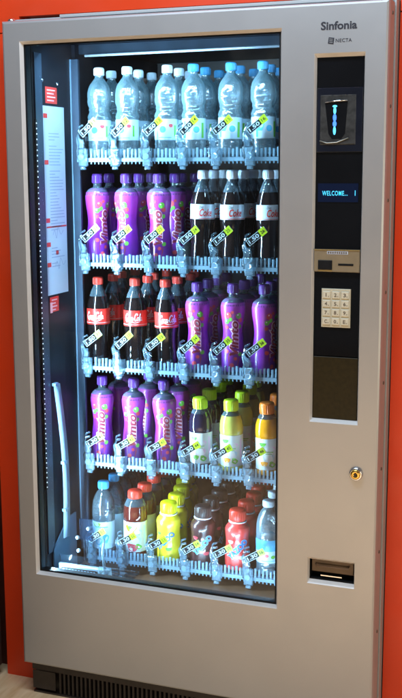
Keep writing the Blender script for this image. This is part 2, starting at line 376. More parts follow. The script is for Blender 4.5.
# screws along the right edge of the door and a hinge pin at the top left
for z in (1.704, 1.500, 1.288, 1.075, 0.859, 0.648, 0.438, 0.232):
    m = MB(); m.lathe([(0.0042, 0), (0.0040, 0.0015), (0.0022, 0.0024)], 12, 0)
    for v in m.bm.verts: v.co = Vector((W_+v.co.z, 0.034+v.co.x, z+v.co.y))
    part(m, 'screw', grey_ink, door)
m = MB(); m.lathe([(0.010, 0), (0.010, 0.006), (0.006, 0.010)], 16, 0, origin=(0.014, 0.030, H_)); part(m, 'hinge_pin', chrome, door)

# lettering on the door
m = MB()
fl = lambda cx, cz, y: (lambda a, b: (cx+a, y, cz+b))
put2d(m, fit_text('Sinfonia', 0.083, 0.0185, bold=0.03), fl(0.870, 1.6785, -0.0006), 0)
put2d(m, fit_text('NECTA', 0.037, 0.0078, bold=0.01, spacing=1.1), fl(0.8815, 1.6455, -0.0006), 0)
part(m, 'lettering', ink, door)
m = MB()   # small tilted square emblem with lines
q = rotated(([(-.0065, -.007), (.0065, -.007), (.0065, .007), (-.0065, .007)], [(0, 1, 2, 3)]), R(-8)); put2d(m, q, fl(0.8525, 1.6455, -0.0006), 0)
for k in range(3):
    q = rotated(([(-.004, -.0006), (.004, -.0006), (.004, .0006), (-.004, .0006)], [(0, 1, 2, 3)]), R(-8), 0, -0.0036+0.0036*k); put2d(m, q, fl(0.8525, 1.6455, -0.0011), 1)
part(m, 'emblem', [ink, silver], door)

# lock
lk = MB(); lk.lathe([(0.0165, 0.0), (0.0165, -0.004), (0.0145, -0.008), (0.0125, -0.008)], 28, 0, axis='Y', origin=(0.931, 0, 0.640)); lock = part(lk, 'lock', chrome, door)
m = MB(); m.lathe([(0.0122, -0.004), (0.0122, -0.0095), (0.010, -0.012), (0.004, -0.0125), (0.0036, -0.010), (0.001, -0.010)], 28, 0, axis='Y', origin=(0.931, 0, 0.640)); m.box(0.9295, 0.9325, -0.0134, -0.0128, 0.636, 0.644, 1)
part(m, 'key_barrel', [brass, ink], lock)

# selector column
m = MB(); m.box(0.8185, 0.9275, 0.0135, 0.030, 0.9205, 1.6105); sel = part(m, 'selector_panel', black_gloss)
m = MB(); m.rbox(0.8190, 0.9270, 0.0105, 0.0132, 0.7675, 0.9185, 0.001); part(m, 'lower_panel', olive_gloss, sel)
m = MB(); m.rbox(0.8195, 0.9265, 0.0085, 0.0132, 1.398, 1.543, 0.0015); part(m, 'reader_module', mat('module_blueblack', (0.006, 0.008, 0.016), rough=0.2, coat=0.2, noise=0.2), sel)
# recessed cup with blue indicator
m = MB()
m.rbox(0.828, 0.911, 0.0065, 0.0084, 1.415, 1.527, 0.002, 0)
V = [(0.839, 1.512), (0.892, 1.512), (0.887, 1.440), (0.878, 1.428), (0.856, 1.428), (0.848, 1.440)]
m.poly([(x, 0.0060, z) for x, z in V], 1)
cup = part(m, 'sensor_cup', [grey_cup, black_gloss], sel)
m = MB(); m.tube([(0.840, 0.0045, 1.510), (0.866, 0.003, 1.513), (0.892, 0.0045, 1.514)], 0.0016, 8, 0); part(m, 'cup_rim', chrome, cup)
m = MB(); m.tube([(0.828, 0.005, 1.424), (0.845, 0.005, 1.4185), (0.868, 0.005, 1.420), (0.895, 0.005, 1.430)], 0.0014, 8, 0); part(m, 'cup_trim', mat('dim_metal', (0.35, 0.34, 0.30), rough=0.35, metal=0.8, noise=0.1), cup)
m = MB()
for k, (z0, z1, hw, mi) in enumerate(((1.503, 1.4995, .0055, 1), (1.499, 1.484, .0034, 1), (1.4835, 1.468, .0042, 0), (1.4675, 1.456, .0046, 0), (1.4555, 1.438, .0034, 1))):
    V, F = blob(0.8625, (z0+z1)/2, hw, abs(z0-z1)/2+.001, 14); m.poly([(x, 0.0052-0.0001*k, z) for x, z in V], mi)
part(m, 'indicator_light', [led_blue, led_cyan], cup)
# display
m = MB(); m.box(0.824, 0.919, 0.0118, 0.0134, 1.284, 1.327); disp = part(m, 'display', vfd_bg, sel)
m = MB()
V, F = fit_text('WELCOME...', 0.060, 0.0110, bold=0.010, spacing=1.15); put2d(m, (V, F), fl(0.8645, 1.3045, 0.0112), 0)
m.poly([(0.9115, 0.0112, 1.299), (0.9130, 0.0112, 1.299), (0.9130, 0.0112, 1.311), (0.9115, 0.0112, 1.311)])
part(m, 'display_text', vfd, disp)
# coin panel
m = MB(); m.rbox(0.8187, 0.9273, 0.0045, 0.0132, 1.122, 1.1745, 0.0015); coin = part(m, 'coin_panel', tan_metal, sel)
m = MB(); m.rbox(0.829, 0.8625, 0.0015, 0.0044, 1.1275, 1.1490, 0.0012); part(m, 'note_mouth', black, coin)
m = MB(); m.box(0.877, 0.913, 0.0036, 0.0043, 1.1372, 1.1420); part(m, 'card_slot', black, coin)
m = MB(); m.box(0.850, 0.900, 0.0039, 0.0044, 1.1635, 1.1710, 0)
put2d(m, fit_text('NO CHANGE', 0.044, 0.0045, bold=0.01), fl(0.875, 1.1672, 0.0036), 1) if False else None
for k in range(9): m.box(0.852+0.0052*k, 0.8555+0.0052*k, 0.0036, 0.0038, 1.1650, 1.1695, 1)
part(m, 'coin_sticker', [mat('sticker_blue', (0.42, 0.46, 0.55), rough=0.5, noise=0.1), grey_ink], coin)
m = MB(); m.box(0.829, 0.863, 0.0032, 0.0043, 1.1235, 1.1262); m.box(0.8187, 0.9273, 0.0030, 0.0044, 1.1755-0.003, 1.1755-0.001); part(m, 'coin_trim', mat('gold_trim', (0.48, 0.34, 0.12), rough=0.3, metal=0.6, noise=0.1), coin)
# keypad
m = MB(); m.rbox(0.8372, 0.9068, 0.0090, 0.0132, 0.990, 1.082, 0.001); kp = part(m, 'keypad', cream, sel)
keys = '123456789C0E'
for i, ch in enumerate(keys):
    cx = 0.8372+0.0125+0.0223*(i % 3); cz = 1.082-0.0145-0.0210*(i//3)
    m = MB(); m.rbox(cx-.0094, cx+.0094, 0.0066, 0.0089, cz-.0085, cz+.0085, 0.0012, 0)
    put2d(m, fit_text(ch, 0.0022 if ch == '1' else 0.0060, 0.0085, bold=0.02), fl(cx-.001, cz, 0.0062), 1)
    m.box(cx+.0035, cx+.0060, 0.0060, 0.0064, cz-.0040, cz-.0028, 1)
    part(m, 'button', [cream2, grey_ink], kp)

# coin return cup
m = MB()
m.box(0.8175, 0.9285, 0.044, 0.049, 0.350, 0.414, 0); m.box(0.8175, 0.9285, 0.0135, 0.043, 0.3565, 0.3585, 0)
cr = part(m, 'coin_return', black)
m = MB(); m.rbox(0.820, 0.926, 0.0195, 0.026, 0.3735, 0.4070, 0.0015); flap = part(m, 'flap', bronze, cr)
m = MB(); m.tube([(0.832, 0.016, 0.396), (0.832, 0.012, 0.3925), (0.914, 0.012, 0.3925), (0.914, 0.016, 0.396)], 0.0022, 8); part(m, 'flap_handle', mat('flap_handle', (0.16, 0.11, 0.08), rough=0.35, noise=0.1), flap)
m = MB(); m.box(0.845, 0.898, 0.0125, 0.0140, 0.3665, 0.3690); part(m, 'return_lip', chrome, cr)

# cabinet shell behind the door, plinth grille
m = MB()
m.box(0.000, 0.006, 0.066, 0.90, 0.0, 1.742); m.box(W_-0.003, W_+0.003, 0.066, 0.90, 0.0, 1.742)
m.box(0.0062, W_-0.0032, 0.066, 0.90, 1.734, 1.742); m.box(0.0062, W_-0.0032, 0.895, 0.90, 0.0, 1.7338)
m.box(0.0062, W_-0.0032, 0.066, 0.8948, 0.0, 0.006)
m.box(0.160, 0.978, 0.012, 0.0655, 1.7322, 1.7400)
cab = part(m, 'cabinet', side_metal, bevel=0.0015)
m = MB(); m.box(0.004, W_-0.001, 0.0605, 0.0655, 0.004, 1.7315)
m.bm.free(); m = MB()
for b in ((0.004, 0.050, 0.004, 1.728), (0.738, W_-0.002, 0.004, 1.728), (0.0502, 0.7378, 0.004, 0.262), (0.0502, 0.7378, 1.684, 1.728)): m.box(b[0], b[1], 0.0605, 0.0655, b[2], b[3])
part(m, 'door_gasket', black)
m = MB(); m.box(0.012, 0.970, 0.050, 0.85, ZF+0.001, -0.006, 0)
m.box(0.012, 0.970, 0.030, 0.0495, -0.030, -0.006, 0)
m.box(0.014, 0.085, 0.028, 0.0295, -0.085, -0.031, 0)
for k in range(66): m.box(0.094+0.0132*k, 0.0995+0.0132*k, 0.034, 0.0495, ZF+0.006, -0.031, 0)
m.box(0.014, 0.970, 0.031, 0.0495, ZF+0.001, ZF+0.0055, 0)
part(m, 'plinth_grille', mat('plinth_brown', (0.030, 0.022, 0.020), rough=0.4, noise=0.2, nscale=40))

# interior
m = MB()
m.box(0.030, 0.050, 0.067, 0.285, 0.20, 1.70, 0)                 # left side of the lift shaft
m.box(0.720, 0.735, 0.067, 0.285, 0.20, 1.70, 0)
m.box(0.030, 0.0600, 0.287, 0.893, 0.20, 1.70, 0); m.box(0.700, 0.735, 0.287, 0.893, 0.20, 1.70, 0)
m.box(0.030, 0.735, 0.067, 0.893, 1.702, 1.725, 0)
m.box(0.0605, 0.6995, 0.882, 0.893, 0.20, 1.70, 1)
m.box(0.030, 0.735, 0.067, 0.893, 0.175, 0.1985, 2)
lin = part(m, 'interior_lining', [inner_black, inner_back, inner_brown])
m = MB(); m.box(0.0502, 0.0535, 0.070, 0.108, 0.30, 1.66); part(m, 'lamp_channel', dark_steel, lin)
m = MB(); m.box(0.0500, 0.0735, 0.2770, 0.2865, 0.245, 1.66, 0); m.box(0.0500, 0.0535, 0.2740, 0.2768, 0.245, 1.66, 1); part(m, 'shaft_post', [dark_steel, steel_blue], lin)  # pale edge line: LED light on the post's edge put into its colour
for sx in (0.0537, 0.7165):
    m = MB(); m.box(sx, sx+0.0035, 0.060, 0.068, 0.49, 1.49, 1)
    for k in range(72): 
        z = 0.497+k*0.01385
        xx = sx+0.0037 if sx < .3 else sx-0.0004
        m.lathe([(0.0020, 0), (0.0018, 0.0010), (0.0008, 0.0014)], 8, 0, origin=(0, 0, 0))
        for v in list(m.bm.verts)[-24:]:
            c_ = v.co.copy(); v.co = Vector((xx+(c_.z if sx < .3 else -c_.z), 0.064+c_.x, z+c_.y))
    part(m, 'led_strip', [led_white, black], lin)
# notice sheet and stickers on the shaft wall
def xq(mb, y0, y1, z0, z1, mi, x=0.0508): mb.poly([(x, y0, z0), (x, y1, z0), (x, y1, z1), (x, y0, z1)], mi)
m = MB(); m.box(0.0502, 0.0508, 0.112, 0.232, 1.022, 1.528, 0)
for z in (1.502, 1.380, 1.225, 1.160, 1.105): xq(m, 0.114, 0.136, z-.006, z+.006, 1, .0511)
random.seed(3)
for k in range(44):
    z = 1.455-k*0.0083
    if random.random() < .12 or 1.19 > z > 1.155: continue
    xq(m, 0.140, 0.140+random.uniform(.03, .082), z, z+.0024, 2, .0511)
for (a, b) in ((.15, 1.185), (.16, 1.10)):
    V, F = ribbon([(a, b), (a+.01, b+.012), (a+.02, b-.01), (a+.03, b+.02), (a+.045, b+.0), (a+.06, b+.01)], .002)
    put2d(m, (V, F), lambda p, q: (.0512, p, q), 2)
xq(m, .165, .18, 1.13, 1.142, 1, .0511); xq(m, .115, .230, 1.205, 1.209, 1, .0511)
part(m, 'notice_sheet', [paper, red_print, paper_ink], lin)
for z0, z1, y0, y1 in ((1.535, 1.578, .130, .194), (0.975, 1.016, .124, .173)):
    m = MB(); m.box(0.0502, 0.0508, y0, y1, z0, z1, 0)
    for k in range(4): xq(m, y0+.008, y1-.01-.008*(k % 2), z1-.010-k*.009, z1-.0065-k*.009, 1, .0511)
    if z0 < 1: xq(m, y0-.001, y0+.012, z0-.002, z1-.014, 1, .0512)
    part(m, 'red_sticker', [red_print, mat('pink_print', (0.75, 0.38, 0.40), rough=0.5, noise=0.1)], lin)
for y, z in ((.114, 1.593), (.198, 1.589)):
    m = MB(); m.lathe([(0.005, 0), (0.0045, 0.002), (0.002, 0.0032)], 12, 0)
    for v in m.bm.verts: v.co = Vector((0.0502+v.co.z, y+v.co.x, z+v.co.y))
    part(m, 'rivet', chrome, lin)
# pale flexible strip hanging on the shaft wall
m = MB(); P = []
for k in range(17):
    t = k/16; z = 0.775-t*0.455; y = 0.130+0.034*t+0.003*math.sin(t*math.pi); x = 0.056+0.010*math.sin(t*math.pi)
    P.append((x, y, z))
for (a, b) in zip(P, P[1:]):
    for s0, s1, mi in ((-.012, .012, 0),):
        m.poly([(a[0], a[1]+s0, a[2]), (a[0]+.006, a[1]+s1, a[2]), (b[0]+.006, b[1]+s1, b[2]), (b[0], b[1]+s0, b[2])], mi, True)
o = part(m, 'hanging_strip', mat('pale_strip', (0.12, 0.18, 0.25), rough=0.3, noise=0.1, nscale=30), lin, weld=True)
sd = o.modifiers.new('solid', 'SOLIDIFY'); sd.thickness = 0.003
for q in (P[0], P[8], P[13]):
    m = MB(); m.box(q[0]-.003, q[0]+.008, q[1]-.014, q[1]+.004, q[2]-.004, q[2]+.004); part(m, 'strip_clip', steel_blue, o)
# rod across the top of the cabinet, with the shelf-like cover above it
m = MB(); m.tube([(0.085, 0.300, 1.6705), (0.699, 0.300, 1.6735)], 0.0035, 10); part(m, 'top_rod', mat('rod_metal', (0.70, 0.80, 0.92), rough=0.25, metal=0.5, noise=0.05), lin)
m = MB(); m.box(0.0610, 0.6990, 0.310, 0.330, 1.676, 1.7015); part(m, 'top_cover', mat('cover_dark', (0.012, 0.020, 0.032), rough=0.6, spec=0.1, noise=0.2), lin)
m = MB(); m.box(0.0610, 0.6990, 0.70, 0.88, 1.555, 1.640); part(m, 'brown_band', mat('band_brown', (0.13, 0.085, 0.065), rough=0.5, noise=0.2, nscale=8), lin)  # plain brown band along the back, above the top shelf

# shelves
SH = [1.381, 1.092, 0.795, 0.511, 0.223]          # underside of each front rail
SURF = [z+0.012 for z in SH]
LX = [0.090, 0.187, 0.2835, 0.386, 0.480, 0.575]  # clip positions
BX = [[.120, .205, .320, .403, .505, .600], [.106, .200, .301, .423, .513, .617], [.104, .221, .320, .413, .514, .604],
      [.109, .208, .311, .421, .512, .617], [.106, .211, .316, .423, .529, .619]]
PRICE = ['1.50', '1.50', '1.50', '1.30', '1.30']
TA = R(40)
for s in range(5):
    z0 = SH[s]
    m = MB(); m.box(0.074, 0.698, 0.272, 0.86, z0+0.004, z0+0.0115); shelf = part(m, 'shelf', dark_steel)
    m = MB(); m.box(0.0735, 0.6985, 0.2600, 0.2715, z0, z0+0.0105, 0)
    x = 0.080
    while x < 0.694:
        if all(abs(x+.002-(l+.006)) > .009 for l in LX):
            m.rbox(x, x+0.0058, 0.2605, 0.2665, z0+0.0107, z0+0.034+0.002*math.sin(x*900), 0.001, 0)
            m.box(x+.0014, x+0.0044, 0.2610, 0.2640, z0-0.006, z0-0.0002, 0)
        x += 0.0112
    comb = part(m, 'front_comb', tray_plastic, shelf)
    for l in range(6):
        lx = LX[l]
        m = MB()   # clear holder: chunky foot, upright, two looping arms
        m.rbox(lx-.008, lx+.018, 0.2500, 0.2598, z0-0.012, z0+0.036, 0.003, 0)
        m.rbox(lx-.002, lx+.012, 0.2490, 0.2590, z0-0.021, z0-0.0125, 0.002, 0)
        m.rbox(lx-.010, lx+.006, 0.2540, 0.2590, z0+0.0365, z0+0.062, 0.002, 0)
        m.tube([(lx+.006, .252, z0+.020), (lx+.014, .250, z0+.034), (lx+.010, .250, z0+.050), (lx-.002, .252, z0+.058), (lx-.010, .254, z0+.070), (lx-.004, .254, z0+.084), (lx+.008, .253, z0+.088)], 0.0034, 8)
        m.tube([(lx-.010, .256, z0+.006), (lx-.014, .254, z0+.030), (lx-.008, .252, z0+.046), (lx-.014, .254, z0+.066), (lx-.006, .256, z0+.094), (lx+.006, .256, z0+.100)], 0.0030, 8)
        m.lathe([(0.009, 0), (0.0095, 0.003), (0.005, 0.006)], 14, 0, axis='Y', origin=(lx+.004, 0.243, z0+.014))
        part(m, 'price_holder', clip_plastic, shelf)
        # diagonal price tag: black plate with digits and a yellow-green number
        cx, cz = lx+.026, z0+(.093 if s < 3 else .080)
        ta = TA if s < 3 else R(33)
        jt = random.uniform(-.05, .05); pl = lambda a, b, y=0.2455, cx=cx, cz=cz, ta=ta+jt: (cx+.93*(a*math.cos(ta)-b*math.sin(ta)), y, cz+.93*(a*math.sin(ta)+b*math.cos(ta)))
        m = MB()
        def bar(a0, a1, b0, b1, y, mi, mb=m):
            mb.poly([pl(a0, b0, y), pl(a1, b0, y), pl(a1, b1, y), pl(a0, b1, y)], mi)
        bar(-.033, .034, -.0098, .0098, .2475, 2); bar(-.0315, .0125, -.0082, .0082, .2470, 0); bar(.0125, .0335, -.0105, .0105, .2466, 1)
        bar(-.033, .034, -.0098, .0098, .2490, 2)
        put2d(m, scaled(fit_text(PRICE[s], .036, .0108, bold=.02), 1, 1, -.0095, 0), lambda a, b: pl(a, b, .2466), 2)
        put2d(m, scaled(fit_text('%d%d' % (s+1, l+1), .0125, .0095, bold=.01), 1, 1, .0230, 0), lambda a, b: pl(a, b, .2462), 0)
        part(m, 'price_tag', [tag_black, yellow_tag, tag_print], shelf)
    for l in range(7):
        dx = (LX[l] if l < 6 else 0.672)+0.001
        m = MB(); m.box(dx-.0008, dx+.0008, 0.275, 0.85, z0+0.0118, z0+0.070); part(m, 'lane_divider', divider_plastic, shelf)

# bottle lift resting at the bottom left
m = MB()
m.poly([(0.056, 0.095, 0.205), (0.056, 0.235, 0.205), (0.056, 0.235, 0.372), (0.056, 0.190, 0.372), (0.056, 0.095, 0.305)], 0)
o = part(m, 'lift_side', mat('lift_blue', (0.06, 0.11, 0.17), rough=0.3, metal=0.4, noise=0.2, nscale=12))
sd = o.modifiers.new('solid', 'SOLIDIFY'); sd.thickness = 0.004
lift = o
m = MB(); m.rbox(0.066, 0.196, 0.100, 0.112, 0.236, 0.264, 0.003, 0); m.box(0.076, 0.186, 0.0985, 0.0998, 0.241, 0.256, 1)
for k in range(11): m.box(0.080+.0096*k, 0.0860+.0096*k, 0.0975, 0.0984, 0.2445, 0.2525, 2)
part(m, 'lift_bar', [mat('lift_bar', (0.13, 0.18, 0.23), rough=0.3, noise=0.05), black, steel_blue], lift)
m = MB(); m.box(0.075, 0.252, 0.120, 0.245, 0.203, 0.209); m.box(0.075, 0.252, 0.242, 0.246, 0.2092, 0.285); m.box(0.062, 0.252, 0.118, 0.1215, 0.2092, 0.285)
part(m, 'lift_tray', clear('lift_clear', (0.94, 0.97, 1.0), body=0.008, bodycol=(0.4, 0.6, 0.8), rough=0.08, bump=0.5, bscale=30, ior=1.25), lift)
m = MB(); m.rbox(0.196, 0.232, 0.085, 0.099, 0.236, 0.272, 0.004); m.rbox(0.188, 0.240, 0.088, 0.0985, 0.216, 0.2355, 0.003); m.tube([(0.215, .09, .27), (0.205, .10, .31), (0.200, .12, .345)], .004, 8)
m.lathe([(0.011, 0), (0.012, 0.004), (0.006, 0.008)], 14, 0, axis='Y', origin=(0.222, 0.078, 0.262))
part(m, 'lift_latch', clip_plastic, lift)
for q in ((.105, .14, .33), (.130, .16, .352), (.118, .12, .30)):
    m = MB(); m.lathe([(0.003, 0), (0.006, 0.003), (0.006, 0.007)], 10, 0, axis='Y', origin=q)
    part(m, 'lift_bolt', mat('bolt_pale', (0.2, 0.26, 0.32), rough=0.3, metal=0.5, noise=0.05), lift)
m = MB(); m.box(0.062, 0.104, 0.243, 0.2455, 0.286, 0.350); part(m, 'lift_back', clear('lift_back', (0.6, 0.75, 0.9), body=0.15, bodycol=(0.10, 0.20, 0.32), rough=0.12, bump=0.9, bscale=35), lift)

# ------------------------------------------------------------------ bottles
water_body = clear('water_body', (0.92, 0.97, 1.0), body=0.20, bodycol=(0.50, 0.85, 1.0), rough=0.22, ior=2.0, bump=0.7, bscale=60, refr=0.3, edge=0.5)
pet = clear('pet', (0.90, 0.94, 1.0), body=0.12, bodycol=(0.6, 0.85, 1.0), rough=0.10, ior=1.8, bump=0.5, bscale=60, edge=0.4)
def liquid(n, c, rough=0.10, coat=0.7, **k): return mat(n, c, rough=rough, coat=coat, noise=0.08, nscale=25, bump=0.12, bscale=40, **k)
cola = liquid('cola', (0.010, 0.006, 0.006)); berry = liquid('berry_juice', (0.012, 0.010, 0.030)); lemonj = liquid('pale_juice', (0.52, 0.50, 0.10)); orangej = liquid('orange_juice', (0.85, 0.34, 0.01))
tea = liquid('red_tea', (0.085, 0.012, 0.008)); milk_y = mat('banana_milk', (0.86, 0.70, 0.03), rough=0.3, coat=0.5, noise=0.05); milk_b = mat('cocoa_milk', (0.06, 0.020, 0.020), rough=0.3, coat=0.5, noise=0.1); milk_p = mat('strawberry_milk', (0.85, 0.065, 0.055), rough=0.3, coat=0.5, noise=0.06)
cap_white = mat('cap_white', (0.68, 0.80, 0.90), rough=0.35, noise=0.03, bump=0.5, bscale=300); cap_blue = mat('cap_blue', (0.05, 0.34, 0.66), rough=0.35, noise=0.04)
cap_red = mat('cap_red', (0.70, 0.045, 0.025), rough=0.35, noise=0.05); cap_purple = mat('cap_purple', (0.10, 0.025, 0.23), rough=0.35, noise=0.06)
cap_lime = mat('cap_lime', (0.50, 0.72, 0.02), rough=0.35, noise=0.04); cap_orange = mat('cap_orange', (0.90, 0.22, 0.02), rough=0.35, noise=0.04)
cap_yellow = mat('cap_yellow', (0.82, 0.80, 0.01), rough=0.35, noise=0.04); cap_dark = mat('cap_dark', (0.035, 0.022, 0.022), rough=0.35, noise=0.1)
lab_pale = mat('label_pale', (0.55, 0.76, 0.88), rough=0.4, coat=0.2, noise=0.05); lab_white = mat('label_white', (0.74, 0.78, 0.78), rough=0.4, coat=0.2, noise=0.04)
lab_cyan = mat('label_cyan', (0.10, 0.50, 0.78), rough=0.4, noise=0.08); lab_red = mat('label_red', (0.72, 0.035, 0.025), rough=0.35, coat=0.3, noise=0.05)
lab_silver = mat('label_silver', (0.60, 0.70, 0.78), rough=0.35, metal=0.25, noise=0.05)
green_p = mat('green_print', (0.14, 0.50, 0.06), rough=0.45, noise=0.1); maroon = mat('maroon_print', (0.30, 0.03, 0.06), rough=0.45, noise=0.1); lilac = mat('lilac_print', (0.85, 0.62, 0.80), rough=0.45, noise=0.1)
crimson = mat('crimson_print', (0.62, 0.07, 0.09), rough=0.45, noise=0.1); blue_p = mat('blue_print', (0.03, 0.20, 0.60), rough=0.4, noise=0.05); black_p = mat('black_print', (0.02, 0.02, 0.03), rough=0.5, noise=0.1); orange_p = mat('orange_print', (0.85, 0.35, 0.03), rough=0.45, noise=0.1)
purple = zgrad('purple_sleeve', [(0.02, (0.15, 0.018, 0.27)), (0.09, (0.21, 0.022, 0.33)), (0.15, (0.36, 0.035, 0.37)), (0.20, (0.38, 0.06, 0.42))], rough=0.34, coat=0.2)

def interp(prof, z):
    for (r0, z0), (r1, z1) in zip(prof, prof[1:]):
        if z0 <= z <= z1 and z1 > z0: return r0+(r1-r0)*(z-z0)/(z1-z0)
    return prof[-1][0]
def smoothprof(pts, n=4):
    out = []; Q = [pts[0]]+pts+[pts[-1]]
    for i in range(1, len(Q)-2):
        for k in range(n):
            t = k/n; a, b, c, d = Q[i-1], Q[i], Q[i+1], Q[i+2]
            out.append(tuple(0.5*((2*b[j])+(-a[j]+c[j])*t+(2*a[j]-5*b[j]+4*c[j]-d[j])*t*t+(-a[j]+3*b[j]-3*c[j]+d[j])*t**3) for j in (0, 1)))
    out.append(pts[-1]); return out
def on_bottle(prof, eps):
    return lambda a, b: ((interp(prof, b)+eps)*math.sin(a/interp(prof, b)), -(interp(prof, b)+eps)*math.cos(a/interp(prof, b)), b)

def make_bottle(name, prof, level, mat_low, mat_top, cap, capmat, label, prints, zhead, smooth_n=4, collar=None, notch=True):
    """prof: list (r,z) up to the neck; level: z where liquid ends; cap: (r, z0, z1); label: (z0, z1, [mats]); prints: (VF, mat index, eps)"""
    root = empty(name)
    P = smoothprof(prof, smooth_n); mi = [0 if (P[i][1]+P[i+1][1])/2 < level else 1 for i in range(len(P)-1)]
    m = MB(); m.lathe(P, 28, mi)
    m.build('body', [mat_low, mat_top], root)
    r, z0, z1 = cap; m = MB(); h = z1-z0
    m.lathe([(r*.97, z0), (r, z0+.001), (r, z1-h*.18), (r*.94, z1-h*.05), (r*.80, z1), (r*.3, z1+.0003)], 24, 0)
    for k in range(24):
        a = 2*math.pi*k/24; c, s_ = math.cos(a), math.sin(a)
        for f in (0,):
            p = [(r*.995, -.0006, z0+.002), (r+.0006, 0, z0+.002), (r*.995, .0006, z0+.002)]; q = [(x, y, z1-h*.2) for x, y, z in p]
            A = [m.bm.verts.new((x*c-y*s_, x*s_+y*c, z)) for x, y, z in p]; B = [m.bm.verts.new((x*c-y*s_, x*s_+y*c, z)) for x, y, z in q]
            m.bm.faces.new((A[0], A[1], B[1], B[0])); m.bm.faces.new((A[1], A[2], B[2], B[1]))
    m.build('cap', capmat, root)
    if collar:
        m = MB(); m.lathe([(collar[0], collar[1]), (collar[0]+.001, collar[1]+.001), (collar[0]+.001, collar[2]-.001), (collar[0], collar[2])], 24, 0); m.build('collar', collar[3], root)
    a0, a1, mats = label
    zz = [a0+(a1-a0)*i/18 for i in range(19)]
    m = MB(); m.lathe([(interp(P, z)+.0005, z) for z in zz], 36, 0, close=False)
    for VF, k, eps in prints: put2d(m, VF, on_bottle(P, eps), k)
    m.build('label', mats, root)
    return root
def rectVF(x0, x1, y0, y1, n=6):
    V = []; F = []
    for i in range(n+1):
        x = x0+(x1-x0)*i/n; V += [(x, y0), (x, y1)]
        if i: F.append((2*i-2, 2*i, 2*i+1, 2*i-1))
    return V, F

WP = [(.026, 0), (.0318, .004), (.0330, .010), (.0318, .016), (.0330, .022), (.0318, .028), (.0330, .034), (.0320, .042), (.0322, .072), (.0322, .104), (.0335, .110), (.0312, .118), (.0284, .125), (.0300, .131), (.0290, .136), (.0322, .144), (.0337, .152), (.0330, .160), (.0336, .168), (.0320, .183), (.0270, .197), (.0170, .211), (.0122, .218), (.0120, .226)]
CP = [(.025, 0), (.0300, .004), (.0318, .020), (.0308, .045), (.0292, .070), (.0306, .095), (.0328, .112), (.0330, .135), (.0328, .160), (.0290, .182), (.0205, .207), (.0140, .222), (.0122, .228), (.0122, .232)]
VP = [(.025, 0), (.0300, .004), (.0312, .020), (.0310, .055), (.0288, .085), (.0264, .108), (.0282, .132), (.0325, .160), (.0338, .176), (.0330, .188), (.0275, .199), (.0160, .206), (.0118, .209), (.0115, .220)]
JP = [(.026, 0), (.0310, .004), (.0328, .014), (.0322, .022), (.0322, .060), (.0322, .104), (.0332, .112), (.0332, .125), (.0312, .145), (.0240, .163), (.0195, .170), (.0190, .176)]
SP = [(.026, 0), (.0300, .004), (.0312, .012), (.0305, .020), (.0308, .060), (.0308, .094), (.0318, .104), (.0316, .130), (.0290, .152), (.0215, .172), (.0140, .183), (.0122, .187), (.0120, .192)]
YP = [(.022, 0), (.0290, .004), (.0322, .016), (.0320, .040), (.0298, .066), (.0294, .084), (.0312, .106), (.0306, .118), (.0250, .127), (.0220, .130), (.0218, .133)]

def berries(x, z, s=1.0, seed=0):
    rnd = random.Random(seed); out = []
    for k in range(5): out.append((blob(x+rnd.uniform(-.010, .010)*s, z+rnd.uniform(-.010, .010)*s, .0042*s, .0042*s, 10), 1 if k % 2 else 2, .0011+.0001*k))
    return out

def b_water(capm, style):
    pr = []
    if style == 0: pr = [(blob(-.008, .074, .009, .009), 1, .0010), (blob(.014, .084, .0060, .0055, wob=.15), 2, .0010), (rectVF(.024, .030, .056, .086), 3, .0010), (rectVF(-.018, .016, .052, .0535), 1, .0011)]
    else: pr = [(blob(-.012, .078, .010, .016, wob=.25), 1, .0010), (blob(.012, .072, .012, .012), 4, .0010), (blob(.012, .072, .0085, .0085), 1, .0012), (rectVF(-.024, -.018, .050, .095), 1, .0010), (rectVF(.026, .034, .050, .090), 3, .0010)]
    return make_bottle('water_bottle', WP, 1, water_body, water_body, (.0142, .224, .2455), capm, (.046, .102, [lab_pale, lab_cyan, crimson, green_p, lab_white]), pr, 0)
def b_cola(diet):
    if diet:
        V = merge([scaled(COLA, 0, 0)]) if False else None
        txt = fit_text('Coke', .036, .020, bold=.02, shear=.35)
        pr = [(scaled(txt, 1, 1, .004, .140), 1, .0010), (scaled(fit_text('Diet', .012, .007, shear=.3), 1, 1, -.008, .1545), 2, .0010), (rectVF(-.09, .09, .1235, .1250, 40), 1, .0010)]
        return make_bottle('cola_bottle', CP, .196, cola, pet, (.0146, .230, .2535), cap_white, (.122, .162, [lab_silver, red_print, black_p]), pr, 0)
    pr = [(scaled(COLA, .0105, .019, 0, .139), 1, .0010), (rectVF(-.095, .095, .1195, .1207, 40), 1, .0010)]
    return make_bottle('cola_bottle', CP, .192, cola, pet, (.0146, .228, .2495), cap_red, (.115, .160, [lab_red, white]), pr, 0)
